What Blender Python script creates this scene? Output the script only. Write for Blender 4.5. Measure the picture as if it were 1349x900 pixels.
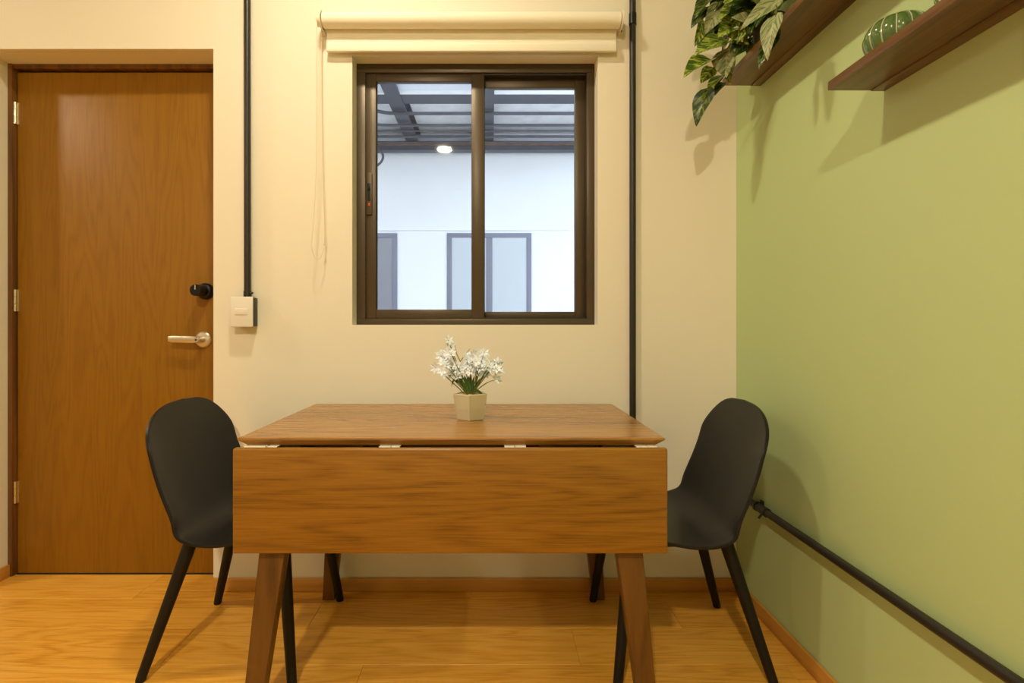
import bpy, bmesh, math, random
from mathutils import Vector, Matrix, noise as mnoise
random.seed(7)
for o in list(bpy.data.objects): bpy.data.objects.remove(o)
SC = bpy.context.scene
COL = SC.collection

# ------------------------------------------------------------------ camera
F, U0, V0, H = 700.0, 648.0, 430.0, 1.03      # focal length and principal point in photo pixels, eye height
cam = bpy.data.cameras.new('camera'); camo = bpy.data.objects.new('camera', cam); COL.objects.link(camo)
camo.location = (0, 0, H); camo.rotation_euler = (math.pi/2, 0, 0)
cam.sensor_width = 36; cam.sensor_fit = 'HORIZONTAL'; cam.lens = F/1349*36
cam.shift_x = (674.5-U0)/1349; cam.shift_y = -(450-V0)/1349
cam.clip_start = 0.05
SC.camera = camo
# ------------------------------------------------------------------ world, lamps, exposure
w = bpy.data.worlds.new('sky'); SC.world = w; w.use_nodes = True
bg = w.node_tree.nodes['Background']
bg.inputs[0].default_value = (0.80, 0.88, 1.0, 1); bg.inputs[1].default_value = 4.0
SC.view_settings.view_transform = 'Standard'; SC.view_settings.look = 'None'
SC.view_settings.gamma = 1; SC.view_settings.use_curve_mapping = False
SC.view_settings.exposure = 0.0
LAMP_COL = (1.0, 0.86, 0.61)
LAMPS = [((-0.50, 1.22, 2.86), 420, 'round ceiling lamp above the dining table'),
         ((-0.49, -1.17, 2.86), 1650, 'round lit ceiling lamp mirrored in the window glass'),
         ((-3.20, 1.28, 2.86), 480, 'round ceiling lamp on the far side of the door'),
         ((-4.20, -1.80, 2.86), 640, 'round ceiling lamp deep in the room')]

# ------------------------------------------------------------------ helpers
def P(u, v, Y): return Vector(((u-U0)*Y/F, Y, H-(v-V0)*Y/F))
def box(bm, x0, x1, y0, y1, z0, z1, bev=0.0, seg=2):
    vs = [bm.verts.new((x, y, z)) for x in (x0, x1) for y in (y0, y1) for z in (z0, z1)]
    fs = [(0,1,3,2), (4,6,7,5), (0,4,5,1), (2,3,7,6), (0,2,6,4), (1,5,7,3)]
    fa = [bm.faces.new([vs[i] for i in f]) for f in fs]
    if bev > 0:
        es = list({e for f in fa for e in f.edges})
        bmesh.ops.bevel(bm, geom=es, offset=bev, segments=seg, affect='EDGES', profile=0.5)
    return bm
def hexa(bm, bot, top, bev=0.0):
    vs = [bm.verts.new(p) for p in list(bot)+list(top)]
    fa = [bm.faces.new([vs[i] for i in f]) for f in ((3,2,1,0), (4,5,6,7), (0,1,5,4), (1,2,6,5), (2,3,7,6), (3,0,4,7))]
    if bev > 0:
        bmesh.ops.bevel(bm, geom=list({e for f in fa for e in f.edges}), offset=bev, segments=2, affect='EDGES', profile=0.5)
    return bm
def tube(bm, pts, rads, n=12, caps=True):
    pts = [Vector(p) for p in pts]
    if not hasattr(rads, '__len__'): rads = [rads]*len(pts)
    rings = []; up = None
    for i, p in enumerate(pts):
        t = (pts[min(i+1, len(pts)-1)] - pts[max(i-1, 0)]).normalized()
        if up is None:
            up = Vector((0,0,1)) if abs(t.z) < 0.9 else Vector((1,0,0))
        a = (up - t*up.dot(t)).normalized(); up = a
        b = t.cross(a)
        rings.append([bm.verts.new(p + (a*math.cos(2*math.pi*k/n) + b*math.sin(2*math.pi*k/n))*rads[i]) for k in range(n)])
    for r0, r1 in zip(rings, rings[1:]):
        for k in range(n): bm.faces.new((r0[k], r0[(k+1)%n], r1[(k+1)%n], r1[k]))
    if caps:
        bm.faces.new(rings[0][::-1]); bm.faces.new(rings[-1])
    return bm
def lathe(bm, prof, c, n=32, axis='z', rib=None):
    rings = []
    for r, h in prof:
        ring = []
        for k in range(n):
            a = 2*math.pi*k/n
            rr = r*(rib(a) if rib else 1.0)
            x, y = rr*math.cos(a), rr*math.sin(a)
            if axis == 'z': q = (x, y, h)
            elif axis == 'y': q = (x, h, y)
            else: q = (h, x, y)
            ring.append(bm.verts.new(Vector(c)+Vector(q)))
        rings.append(ring)
    for r0, r1 in zip(rings, rings[1:]):
        for k in range(n): bm.faces.new((r0[k], r0[(k+1)%n], r1[(k+1)%n], r1[k]))
    bm.faces.new(rings[0][::-1]); bm.faces.new(rings[-1])
    return bm
def spline(pts, n):
    pts = [Vector(p) for p in pts]; q = [2*pts[0]-pts[1]] + pts + [2*pts[-1]-pts[-2]]
    out = []
    for i in range(1, len(q)-2):
        for k in range(n):
            t = k/n; a, b, c, d = q[i-1], q[i], q[i+1], q[i+2]
            out.append(0.5*((2*b)+(c-a)*t+(2*a-5*b+4*c-d)*t*t+(3*b-a-3*c+d)*t**3))
    return out + [pts[-1]]
def obj(name, bm, mat, parent=None, smooth=True, angle=35, center=True):
    """bm holds world coordinates (or the parent's local ones when parent['local'])"""
    bmesh.ops.recalc_face_normals(bm, faces=bm.faces)
    c = Vector((0,0,0))
    if center and len(bm.verts):
        lo = Vector([min(v.co[i] for v in bm.verts) for i in range(3)]); hi = Vector([max(v.co[i] for v in bm.verts) for i in range(3)])
        c = (lo+hi)/2
        bmesh.ops.translate(bm, verts=bm.verts, vec=-c)
    me = bpy.data.meshes.new(name); bm.to_mesh(me); bm.free()
    if smooth:
        for p in me.polygons: p.use_smooth = True
        me.set_sharp_from_angle(angle=math.radians(angle))
    me.materials.append(mat)
    o = bpy.data.objects.new(name, me); COL.objects.link(o)
    o.location = c
    if parent is not None:
        base = parent
        off = Vector((0,0,0))
        while base is not None: off += base.location; base = base.parent
        o.parent = parent; o.location = c - off
    return o
def tag(o, label, cat, group=None, kind=None):
    o['label'] = label; o['category'] = cat
    if group: o['group'] = group
    if kind: o['kind'] = kind
    return o
def empty(name, loc, label, cat, group=None, kind=None):
    o = bpy.data.objects.new(name, None); COL.objects.link(o); o.location = loc; o.empty_display_size = 0.05
    return tag(o, label, cat, group, kind)
def copy_tree(o, parent=None):
    c = o.copy(); COL.objects.link(c); c.parent = parent
    for ch in list(o.children): copy_tree(ch, c)
    return c
NB = bmesh.new

# ------------------------------------------------------------------ materials
def newmat(name):
    m = bpy.data.materials.new(name); m.use_nodes = True
    return m, m.node_tree, m.node_tree.nodes['Principled BSDF']
def N(nt, t, **kw):
    n = nt.nodes.new(t)
    for k, v in kw.items(): setattr(n, k, v)
    return n
def ramp(nt, stops):
    r = N(nt, 'ShaderNodeValToRGB'); e = r.color_ramp.elements
    e[0].position, e[0].color = stops[0][0], (*stops[0][1], 1)
    e[1].position, e[1].color = stops[-1][0], (*stops[-1][1], 1)
    for p, c in stops[1:-1]:
        k = e.new(p); k.color = (*c, 1)
    return r
def plain(name, col, rough=0.5, metal=0.0, spec=0.5, bump=0.0, bscale=200, var=0.0, vscale=3.0, coat=0.0):
    m, nt, b = newmat(name); L = nt.links.new
    b.inputs['Base Color'].default_value = (*col, 1); b.inputs['Roughness'].default_value = rough
    b.inputs['Metallic'].default_value = metal; b.inputs['Specular IOR Level'].default_value = spec
    b.inputs['Coat Weight'].default_value = coat
    tc = N(nt, 'ShaderNodeTexCoord')
    if var > 0:
        n = N(nt, 'ShaderNodeTexNoise'); n.inputs['Scale'].default_value = vscale; n.inputs['Detail'].default_value = 4
        L(tc.outputs['Object'], n.inputs['Vector'])
        r = ramp(nt, [(0.3, tuple(c*(1-var) for c in col)), (0.7, tuple(min(1, c*(1+var)) for c in col))])
        L(n.outputs['Fac'], r.inputs['Fac']); L(r.outputs['Color'], b.inputs['Base Color'])
    if bump > 0:
        n = N(nt, 'ShaderNodeTexNoise'); n.inputs['Scale'].default_value = bscale; n.inputs['Detail'].default_value = 3
        L(tc.outputs['Object'], n.inputs['Vector'])
        bp = N(nt, 'ShaderNodeBump'); bp.inputs['Strength'].default_value = bump; bp.inputs['Distance'].default_value = 0.002
        L(n.outputs['Fac'], bp.inputs['Height']); L(bp.outputs['Normal'], b.inputs['Normal'])
    return m
def wood(name, dark, mid, light, axis='x', scale=6.0, stretch=0.10, rings=9.0, rough=0.4, fine=90, fstretch=0.02, contrast=1.0, spec=0.5, toner=0.0, bump=0.05, broad=0.25, spread=0.20, det=2.5):
    m, nt, b = newmat(name); L = nt.links.new
    tc = N(nt, 'ShaderNodeTexCoord'); oi = N(nt, 'ShaderNodeObjectInfo')
    mul = N(nt, 'ShaderNodeMath', operation='MULTIPLY'); mul.inputs[1].default_value = 37.0
    L(oi.outputs['Random'], mul.inputs[0])
    def mapped(st):
        mp = N(nt, 'ShaderNodeMapping')
        s = [1.0, 1.0, 1.0]; s['xyz'.index(axis)] = st
        mp.inputs['Scale'].default_value = s
        L(tc.outputs['Object'], mp.inputs['Vector'])
        ad = N(nt, 'ShaderNodeVectorMath', operation='ADD')
        L(mp.outputs['Vector'], ad.inputs[0]); L(mul.outputs['Value'], ad.inputs[1])
        return ad.outputs['Vector']
    a = mapped(stretch)
    n1 = N(nt, 'ShaderNodeTexNoise'); n1.inputs['Scale'].default_value = scale; n1.inputs['Detail'].default_value = det; n1.inputs['Roughness'].default_value = 0.45; n1.inputs['Distortion'].default_value = 0.25
    L(a, n1.inputs['Vector'])
    k = N(nt, 'ShaderNodeMath', operation='MULTIPLY'); k.inputs[1].default_value = rings*2*math.pi; L(n1.outputs['Fac'], k.inputs[0])
    s = N(nt, 'ShaderNodeMath', operation='SINE'); L(k.outputs['Value'], s.inputs[0])
    s2 = N(nt, 'ShaderNodeMapRange'); s2.inputs['From Min'].default_value = -1; L(s.outputs['Value'], s2.inputs['Value'])
    f = mapped(fstretch)
    n2 = N(nt, 'ShaderNodeTexNoise'); n2.inputs['Scale'].default_value = fine; n2.inputs['Detail'].default_value = 3; n2.inputs['Roughness'].default_value = 0.65
    L(f, n2.inputs['Vector'])
    n3 = N(nt, 'ShaderNodeTexNoise'); n3.inputs['Scale'].default_value = scale*0.6; n3.inputs['Detail'].default_value = 2; L(a, n3.inputs['Vector'])
    # weight: rings 0.35, fibres 0.4, broad tone 0.4
    def ma(op, x, y):
        q = N(nt, 'ShaderNodeMath', operation=op)
        for i, vv in enumerate((x, y)):
            if isinstance(vv, (int, float)): q.inputs[i].default_value = vv
            else: L(vv, q.inputs[i])
        return q.outputs['Value']
    t = ma('ADD', ma('MULTIPLY', ma('POWER', s2.outputs['Result'], 0.6), 0.28*contrast), ma('ADD', ma('MULTIPLY', n2.outputs['Fac'], 0.50), ma('MULTIPLY', n3.outputs['Fac'], broad)))
    t = ma('ADD', t, 0.5-0.17*contrast-0.25-broad/2)
    if toner > 0:
        t = ma('ADD', t, ma('MULTIPLY', ma('SUBTRACT', oi.outputs['Random'], 0.5), toner))
    r = ramp(nt, [(0.5-spread, dark), (0.5, mid), (0.5+spread*1.1, light)])
    L(t, r.inputs['Fac']); L(r.outputs['Color'], b.inputs['Base Color'])
    b.inputs['Roughness'].default_value = rough; b.inputs['Specular IOR Level'].default_value = spec
    if bump > 0:
        bp = N(nt, 'ShaderNodeBump'); bp.inputs['Strength'].default_value = bump; bp.inputs['Distance'].default_value = 0.001
        L(n2.outputs['Fac'], bp.inputs['Height']); L(bp.outputs['Normal'], b.inputs['Normal'])
    return m
M = {}
M['wall'] = plain('cream_wall_paint', (0.83, 0.79, 0.68), 0.75, bump=0.06, bscale=90, spec=0.3)
M['green'] = plain('green_wall_paint', (0.48, 0.61, 0.30), 0.55, bump=0.06, bscale=90, spec=0.4)
M['ceil'] = plain('darkened_ceiling_paint', (0.55, 0.54, 0.50), 0.8)  # unseen ceiling, darkened to cut bounced light
M['wallfar'] = plain('darkened_wall_paint', (0.50, 0.48, 0.42), 0.75)  # unseen walls, darkened so less light bounces back
M['ext'] = plain('white_exterior_paint', (0.86, 0.87, 0.88), 0.8, bump=0.1, bscale=60, var=0.02, vscale=2)
M['slab'] = plain('rough_concrete', (0.88, 0.88, 0.89), 0.9, bump=0.6, bscale=18, var=0.08, vscale=9)
M['sheet'] = plain('roof_sheet', (0.80, 0.82, 0.90), 0.6, var=0.08, vscale=1.5)
M['steel'] = plain('grey_steel_paint', (0.075, 0.080, 0.105), 0.5, var=0.15, vscale=6)
M['rust'] = plain('rusty_steel', (0.16, 0.10, 0.07), 0.7, var=0.3, vscale=12)
M['plank'] = wood('honey_laminate', (0.58, 0.245, 0.022), (0.78, 0.385, 0.050), (0.88, 0.50, 0.10), 'x', 8.0, 0.10, 15, 0.30, 280, 0.03, 0.5, toner=0.10, bump=0.03, broad=0.25, spread=0.19, det=3.5)
M['skirt'] = wood('honey_skirting', (0.50, 0.22, 0.03), (0.60, 0.29, 0.05), (0.68, 0.35, 0.07), 'x', 6, 0.05, 4, 0.4, 60, 0.02, 0.5)
M['skirty'] = wood('honey_skirting_side', (0.50, 0.22, 0.03), (0.60, 0.29, 0.05), (0.68, 0.35, 0.07), 'y', 6, 0.05, 4, 0.4, 60, 0.02, 0.5)
M['door'] = wood('door_laminate', (0.19, 0.080, 0.003), (0.27, 0.122, 0.005), (0.32, 0.152, 0.008), 'z', 8.0, 0.10, 14, 0.46, 330, 0.02, 0.35, bump=0.02, broad=0.10, spec=0.35)
M['jamb'] = wood('jamb_wood', (0.10, 0.04, 0.008), (0.17, 0.07, 0.012), (0.24, 0.11, 0.02), 'z', 8, 0.06, 5, 0.45, 80, 0.02)
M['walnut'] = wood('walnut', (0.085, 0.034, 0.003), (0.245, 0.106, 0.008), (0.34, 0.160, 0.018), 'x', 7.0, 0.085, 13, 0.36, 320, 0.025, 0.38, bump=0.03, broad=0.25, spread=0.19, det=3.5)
M['walnuttop'] = wood('walnut_top', (0.16, 0.065, 0.012), (0.33, 0.150, 0.030), (0.44, 0.22, 0.055), 'x', 8.5, 0.11, 12, 0.27, 260, 0.03, 0.5, bump=0.02, broad=0.40, spec=0.8)  # same walnut, base lightened and glossier for the window sheen
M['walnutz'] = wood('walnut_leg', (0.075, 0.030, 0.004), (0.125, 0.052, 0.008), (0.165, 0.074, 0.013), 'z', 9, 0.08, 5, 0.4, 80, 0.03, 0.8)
M['shelf'] = wood('shelf_walnut', (0.055, 0.023, 0.004), (0.115, 0.050, 0.009), (0.18, 0.083, 0.018), 'y', 11, 0.06, 8, 0.30, 220, 0.02, 0.6)
M['black'] = plain('black_plastic', (0.007, 0.007, 0.008), 0.36, spec=0.32, bump=0.02, bscale=500)
M['blackleg'] = plain('black_leg', (0.007, 0.0065, 0.006), 0.5, spec=0.3)
M['pipe'] = plain('black_conduit', (0.020, 0.016, 0.012), 0.42, spec=0.5)
M['alu'] = plain('bronze_aluminium', (0.085, 0.062, 0.038), 0.38, metal=0.35, spec=0.5)
M['track'] = plain('dark_track', (0.02, 0.016, 0.012), 0.5)
M['rubber'] = plain('black_rubber', (0.01, 0.01, 0.01), 0.7)
M['nickel'] = plain('brushed_nickel', (0.72, 0.66, 0.55), 0.36, metal=1.0)
M['brass'] = plain('pale_hinge_metal', (0.70, 0.62, 0.46), 0.32, metal=1.0)
M['white'] = plain('white_plastic', (0.80, 0.78, 0.72), 0.4)
M['hinge'] = plain('white_hinge', (0.78, 0.75, 0.68), 0.4)
M['fabric'] = plain('cream_blind_fabric', (0.86, 0.82, 0.70), 0.85, bump=0.1, bscale=600)
M['cream'] = plain('cream_plastic', (0.82, 0.76, 0.60), 0.45)
M['red'] = plain('red_mark', (0.7, 0.06, 0.02), 0.5)
M['pot'] = plain('matte_beige_ceramic', (0.60, 0.54, 0.38), 0.55, var=0.03, vscale=30)
M['gravel'] = plain('tan_gravel', (0.55, 0.38, 0.16), 0.8, bump=1.0, bscale=300, var=0.35, vscale=160)
M['petal'] = plain('white_petal', (0.80, 0.88, 1.0), 0.6)
M['stem'] = plain('green_stem', (0.12, 0.17, 0.03), 0.6)
M['blade'] = plain('dark_green_blade', (0.05, 0.13, 0.03), 0.45, var=0.3, vscale=25)
M['anther'] = plain('dark_anther', (0.03, 0.03, 0.05), 0.6)
M['glaze'] = plain('green_glaze', (0.085, 0.155, 0.040), 0.12, coat=0.6, var=0.15, vscale=20)
M['glint'] = plain('painted_glint', (0.42, 0.48, 0.28), 0.15, coat=0.6)  # highlights on the ribs, painted as pale lines
M['cerw'] = plain('white_glaze', (0.72, 0.68, 0.55), 0.15, coat=0.6)
M['frost'] = plain('frosted_pane', (0.55, 0.60, 0.64), 0.25, spec=0.6)
M['greypane'] = plain('grey_curtained_pane', (0.27, 0.27, 0.31), 0.25, spec=0.6)
M['extframe'] = plain('grey_window_frame', (0.20, 0.21, 0.27), 0.45)
M['paving'] = plain('courtyard_paving', (0.60, 0.60, 0.60), 0.8)
M['vine'] = plain('brown_vine', (0.10, 0.08, 0.02), 0.6)
M['darkpot'] = plain('dark_pot', (0.05, 0.05, 0.04), 0.6)
def glassmat():
    m = bpy.data.materials.new('window_glass'); m.use_nodes = True; nt = m.node_tree; nt.nodes.clear(); L = nt.links.new
    out = N(nt, 'ShaderNodeOutputMaterial'); mx = N(nt, 'ShaderNodeMixShader'); tr = N(nt, 'ShaderNodeBsdfTransparent'); gl = N(nt, 'ShaderNodeBsdfGlossy')
    fr = N(nt, 'ShaderNodeFresnel'); fr.inputs['IOR'].default_value = 1.35; gl.inputs['Roughness'].default_value = 0.02
    tr.inputs['Color'].default_value = (0.95, 0.97, 0.98, 1)
    L(fr.outputs['Fac'], mx.inputs['Fac']); L(tr.outputs['BSDF'], mx.inputs[1]); L(gl.outputs['BSDF'], mx.inputs[2]); L(mx.outputs['Shader'], out.inputs['Surface'])
    return m
M['glass'] = glassmat()
def emitmat(name, col, s):
    m, nt, b = newmat(name); b.inputs['Base Color'].default_value = (*col, 1)
    b.inputs['Emission Color'].default_value = (*col, 1); b.inputs['Emission Strength'].default_value = s
    return m
def leafmat(name, dark, light, amount, rough=0.32):
    m, nt, b = newmat(name); L = nt.links.new
    uv = N(nt, 'ShaderNodeUVMap'); sx = N(nt, 'ShaderNodeSeparateXYZ'); L(uv.outputs['UV'], sx.inputs[0])
    def ma(op, x, y=0.0):
        q = N(nt, 'ShaderNodeMath', operation=op)
        for i, vv in enumerate((x, y)):
            if isinstance(vv, (int, float)): q.inputs[i].default_value = vv
            else: L(vv, q.inputs[i])
        return q.outputs['Value']
    oi = N(nt, 'ShaderNodeObjectInfo')
    av = ma('ABSOLUTE', ma('SUBTRACT', sx.outputs['Y'], 0.5))
    along = ma('SUBTRACT', sx.outputs['X'], ma('MULTIPLY', av, 0.9))
    cb = N(nt, 'ShaderNodeCombineXYZ'); L(ma('MULTIPLY', along, 7.0), cb.inputs['X']); L(ma('MULTIPLY', sx.outputs['Y'], 2.2), cb.inputs['Y']); L(ma('MULTIPLY', oi.outputs['Random'], 60.0), cb.inputs['Z'])
    n = N(nt, 'ShaderNodeTexNoise'); n.inputs['Scale'].default_value = 1.6; n.inputs['Detail'].default_value = 4; n.inputs['Roughness'].default_value = 0.6; L(cb.outputs['Vector'], n.inputs['Vector'])
    # pale midrib
    rib = N(nt, 'ShaderNodeMapRange'); rib.inputs['From Min'].default_value = 0.035; rib.inputs['From Max'].default_value = 0.0; L(av, rib.inputs['Value'])
    t = ma('ADD', n.outputs['Fac'], ma('MULTIPLY', rib.outputs['Result'], 0.18))
    r = ramp(nt, [(0.62-amount*0.35, dark), (0.66-amount*0.30, tuple((a*0.5+c*0.5) for a, c in zip(dark, light))), (0.74-amount*0.3, light)])
    L(t, r.inputs['Fac']); L(r.outputs['Color'], b.inputs['Base Color']); b.inputs['Roughness'].default_value = rough
    b.inputs['Subsurface Weight'].default_value = 0.0
    return m
LEAFM = [leafmat('leaf_dark', (0.012, 0.035, 0.006), (0.16, 0.24, 0.03), 0.30),
         leafmat('leaf_bright', (0.05, 0.115, 0.008), (0.42, 0.50, 0.08), 0.42),
         leafmat('leaf_pale', (0.10, 0.15, 0.04), (0.34, 0.38, 0.19), 0.62, 0.45)]

# ------------------------------------------------------------------ room shell
D, XR, XL, YB, ZC, TW = 2.072, 0.953, -5.2, -3.2, 2.95, 0.20
DX0, DX1, DZ = -1.992, -1.086, 2.112          # door opening
WX0, WX1, WZ0, WZ1 = -0.5446, 0.413, 1.036, 2.087   # window opening
YD = 2.205
bm = NB()
xs = [XL-0.15, DX0, DX1, WX0, WX1, XR+0.15]; zs = [0.0, WZ0, WZ1, DZ, ZC+0.15]
def solid(i, k):
    if i == 1 and k <= 2: return False
    if i == 3 and k == 1: return False
    return True
yf, yb = D, D+TW
def quad(*ps): bm.faces.new([bm.verts.new(p) for p in ps])
for i in range(5):
    for k in range(4):
        if not solid(i, k): continue
        x0, x1, z0, z1 = xs[i], xs[i+1], zs[k], zs[k+1]
        quad((x0,yf,z0),(x1,yf,z0),(x1,yf,z1),(x0,yf,z1)); quad((x0,yb,z0),(x0,yb,z1),(x1,yb,z1),(x1,yb,z0))
        if i == 0 or not solid(i-1, k): quad((x0,yf,z0),(x0,yf,z1),(x0,yb,z1),(x0,yb,z0))
        if i == 4 or not solid(i+1, k): quad((x1,yf,z0),(x1,yb,z0),(x1,yb,z1),(x1,yf,z1))
        if k == 0 or not solid(i, k-1): quad((x0,yf,z0),(x0,yb,z0),(x1,yb,z0),(x1,yf,z0))
        if k == 3 or not solid(i, k+1): quad((x0,yf,z1),(x1,yf,z1),(x1,yb,z1),(x0,yb,z1))
bmesh.ops.remove_doubles(bm, verts=bm.verts, dist=1e-5)
wb = obj('wall_back', bm, M['wall'], smooth=False, center=False)
tag(wb, 'cream painted wall with the door and the sliding window', 'wall', kind='structure')
tag(obj('wall_right', box(NB(), XR, XR+0.15, YB, D, 0, ZC), M['green'], smooth=False), 'plain green painted wall carrying the two shelves', 'wall', kind='structure')
tag(obj('wall_left', box(NB(), XL-0.15, XL, YB, D, 0, ZC), M['wallfar'], smooth=False), 'unseen cream side wall beyond the door, darkened to cut bounce light', 'wall', kind='structure')
tag(obj('wall_rear', box(NB(), XL-0.15, XR+0.15, YB-0.15, YB, 0, ZC), M['wallfar'], smooth=False), 'unseen cream wall facing the window wall, darkened to cut bounce light', 'wall', kind='structure')
tag(obj('ceiling', box(NB(), XL-0.15, XR+0.15, YB-0.15, D, ZC, ZC+0.15), M['ceil'], smooth=False), 'unseen cream ceiling above the dining corner, darkened to cut bounce light', 'ceiling', kind='structure')
# floor: sub-floor with separate laminate planks
fl = obj('floor', box(NB(), XL-0.15, XR+0.15, YB-0.15, D+TW, -0.06, -0.0085), M['rubber'], smooth=False)
tag(fl, 'honey coloured laminate plank floor', 'floor', kind='structure')
PWID, PLEN = 0.196, 1.28
row = 0; y = D+0.133
meshes = {}
while y > YB:
    y0 = max(y-PWID, YB)
    off = [0.0, 0.55, 0.93, 0.31, 0.74][row % 5]
    x = XL - off
    while x < XR:
        a, b_ = max(x, XL), min(x+PLEN, XR)
        if y > D: a, b_ = (max(a, DX0), min(b_, DX1)) if (b_ > DX0 and a < DX1) else (0, 0)
        if y > D:   # row that reaches into the doorway: planks cut at the wall elsewhere
            aa, bb = max(x, XL), min(x+PLEN, XR)
            o = obj('plank', box(NB(), aa+0.0003, bb-0.0003, y0+0.0003, D, -0.0085, 0, 0.0008, 1), M['plank'], fl)
            if b_ - a > 0.02: o = obj('plank', box(NB(), a, b_, D, y, -0.0085, 0, 0.0006, 1), M['plank'], fl)
        elif b_ - a > 0.02:
            key = (round(b_-a, 3), round(y-y0, 3))
            if key not in meshes:
                o = obj('plank', box(NB(), a+0.0003, b_-0.0003, y0+0.0003, y-0.0003, -0.0085, 0, 0.0008, 1), M['plank'], fl); meshes[key] = o.data
            else:
                o = bpy.data.objects.new('plank', meshes[key]); COL.objects.link(o); o.parent = fl
                o.location = Vector(((a+b_)/2, (y+y0)/2, -0.00425)) - fl.location
        x += PLEN
    y = y0; row += 1
def skirting(name, pts, label, mat):
    """profiled skirting: closed footprint list along a wall, 50 mm tall with eased top"""
    bm = NB(); (x0, x1, y0, y1) = pts
    box(bm, x0, x1, y0, y1, 0, 0.052, 0.004, 2)
    return tag(obj(name, bm, mat), label, 'baseboard', kind='structure')
skirting('baseboard_back', (DX1, XR, D-0.013, D), 'honey wood baseboard along the cream wall under the window', M['skirt'])
skirting('baseboard_right', (XR-0.013, XR, YB, D-0.013), 'honey wood baseboard along the green wall', M['skirty'])
skirting('baseboard_left', (XL, DX0, D-0.013, D), 'honey wood baseboard along the cream wall left of the door', M['skirt'])
skirting('baseboard_doorway', (DX0, DX0+0.012, D, YD-0.02), 'short honey wood baseboard inside the door recess', M['skirty'])

# ------------------------------------------------------------------ door
d = empty('door_1', ((DX0+DX1)/2, YD, 0), 'flat brown wood laminate door with black deadbolt and lever handle', 'door', kind='structure')
JW = 0.020
j = obj('door_jamb', box(NB(), DX0, DX0+JW-0.002, YD-0.02, YD+0.066, 0.0, DZ, 0.002), M['jamb'], d)
obj('door_jamb', box(NB(), DX1-JW+0.002, DX1, YD-0.02, YD+0.066, 0.0, DZ, 0.002), M['jamb'], d)
obj('door_head', box(NB(), DX0+JW-0.002, DX1-JW+0.002, YD-0.015, YD+0.066, DZ-0.018, DZ, 0.002), M['jamb'], d)
obj('threshold', box(NB(), DX0+JW, DX1-JW, YD+0.002, YD+0.066, 0.0, 0.004), M['rubber'], d)
obj('door_light_stop', box(NB(), DX0+0.01, DX1-0.01, YD+0.041, YD+0.064, DZ-0.06, DZ-0.010), M['jamb'], d)  # unseen strips added to block sky light leaking past the leaf
for xq in (DX0+0.010, DX1-0.045): obj('door_light_stop', box(NB(), xq, xq+0.035, YD+0.041, YD+0.064, 0.004, DZ-0.06), M['jamb'], d)
obj('door_leaf', box(NB(), DX0+JW+0.004, DX1-JW-0.002, YD, YD+0.04, 0.006, DZ-0.028, 0.0015), M['door'], d)
for v in (150, 396, 648):
    z = H-(v-V0)*YD/F
    bm = NB(); hx = DX0+JW+0.0
    for k in range(3): tube(bm, [(hx, YD-0.007, z-0.045+k*0.0305), (hx, YD-0.007, z-0.045+k*0.0305+0.029)], 0.0065, 10)
    box(bm, hx-0.014, hx+0.012, YD-0.0025, YD+0.001, z-0.045, z+0.045)
    obj('hinge', bm, M['brass'], d)
# dead bolt: thumb-turn escutcheon
c = P(272, 384, YD)
db = obj('deadbolt', lathe(NB(), [(0.034, 0), (0.034, -0.012), (0.029, -0.022), (0.026, -0.024)], (c.x, YD, c.z), 28, 'y'), M['black'], d)
obj('deadbolt_knob', lathe(NB(), [(0.020, -0.022), (0.020, -0.035), (0.0235, -0.040), (0.0235, -0.082), (0.021, -0.085)], (c.x, YD, c.z), 28, 'y'), M['black'], db)
obj('knob_mark', box(NB(), c.x-0.0022, c.x+0.0022, YD-0.0858, YD-0.0848, c.z+0.002, c.z+0.021), M['nickel'], db)
c = P(268.5, 447.5, YD)
hr = obj('handle_rose', lathe(NB(), [(0.033, 0), (0.033, -0.006), (0.028, -0.011), (0.014, -0.013), (0.012, -0.05), (0.013, -0.056), (0.010, -0.06)], (c.x, YD, c.z), 32, 'y'), M['nickel'], d)
obj('keyhole', lathe(NB(), [(0.004, -0.060), (0.004, -0.0606)], (c.x, YD, c.z), 12, 'y'), M['rubber'], hr)
bm = NB()
pts = spline([(c.x+0.004, YD-0.050, c.z), (c.x-0.020, YD-0.052, c.z+0.001), (c.x-0.06, YD-0.050, c.z+0.002), (c.x-0.118, YD-0.046, c.z+0.003)], 5)
rings = []
for i, p in enumerate(pts):
    t = i/(len(pts)-1); hz = 0.0125+0.0015*math.sin(t*3); hy = 0.006
    if i == len(pts)-1: hz *= 0.8
    rings.append([bm.verts.new(p+Vector((0, hy*math.copysign(abs(math.cos(a))**0.6, math.cos(a)), hz*math.copysign(abs(math.sin(a))**0.6, math.sin(a))))) for a in [2*math.pi*q/16 for q in range(16)]])
for r0, r1 in zip(rings, rings[1:]):
    for q in range(16): bm.faces.new((r0[q], r0[(q+1)%16], r1[(q+1)%16], r1[q]))
bm.faces.new(rings[0]); bm.faces.new(rings[-1])
obj('lever', bm, M['nickel'], hr)

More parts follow.
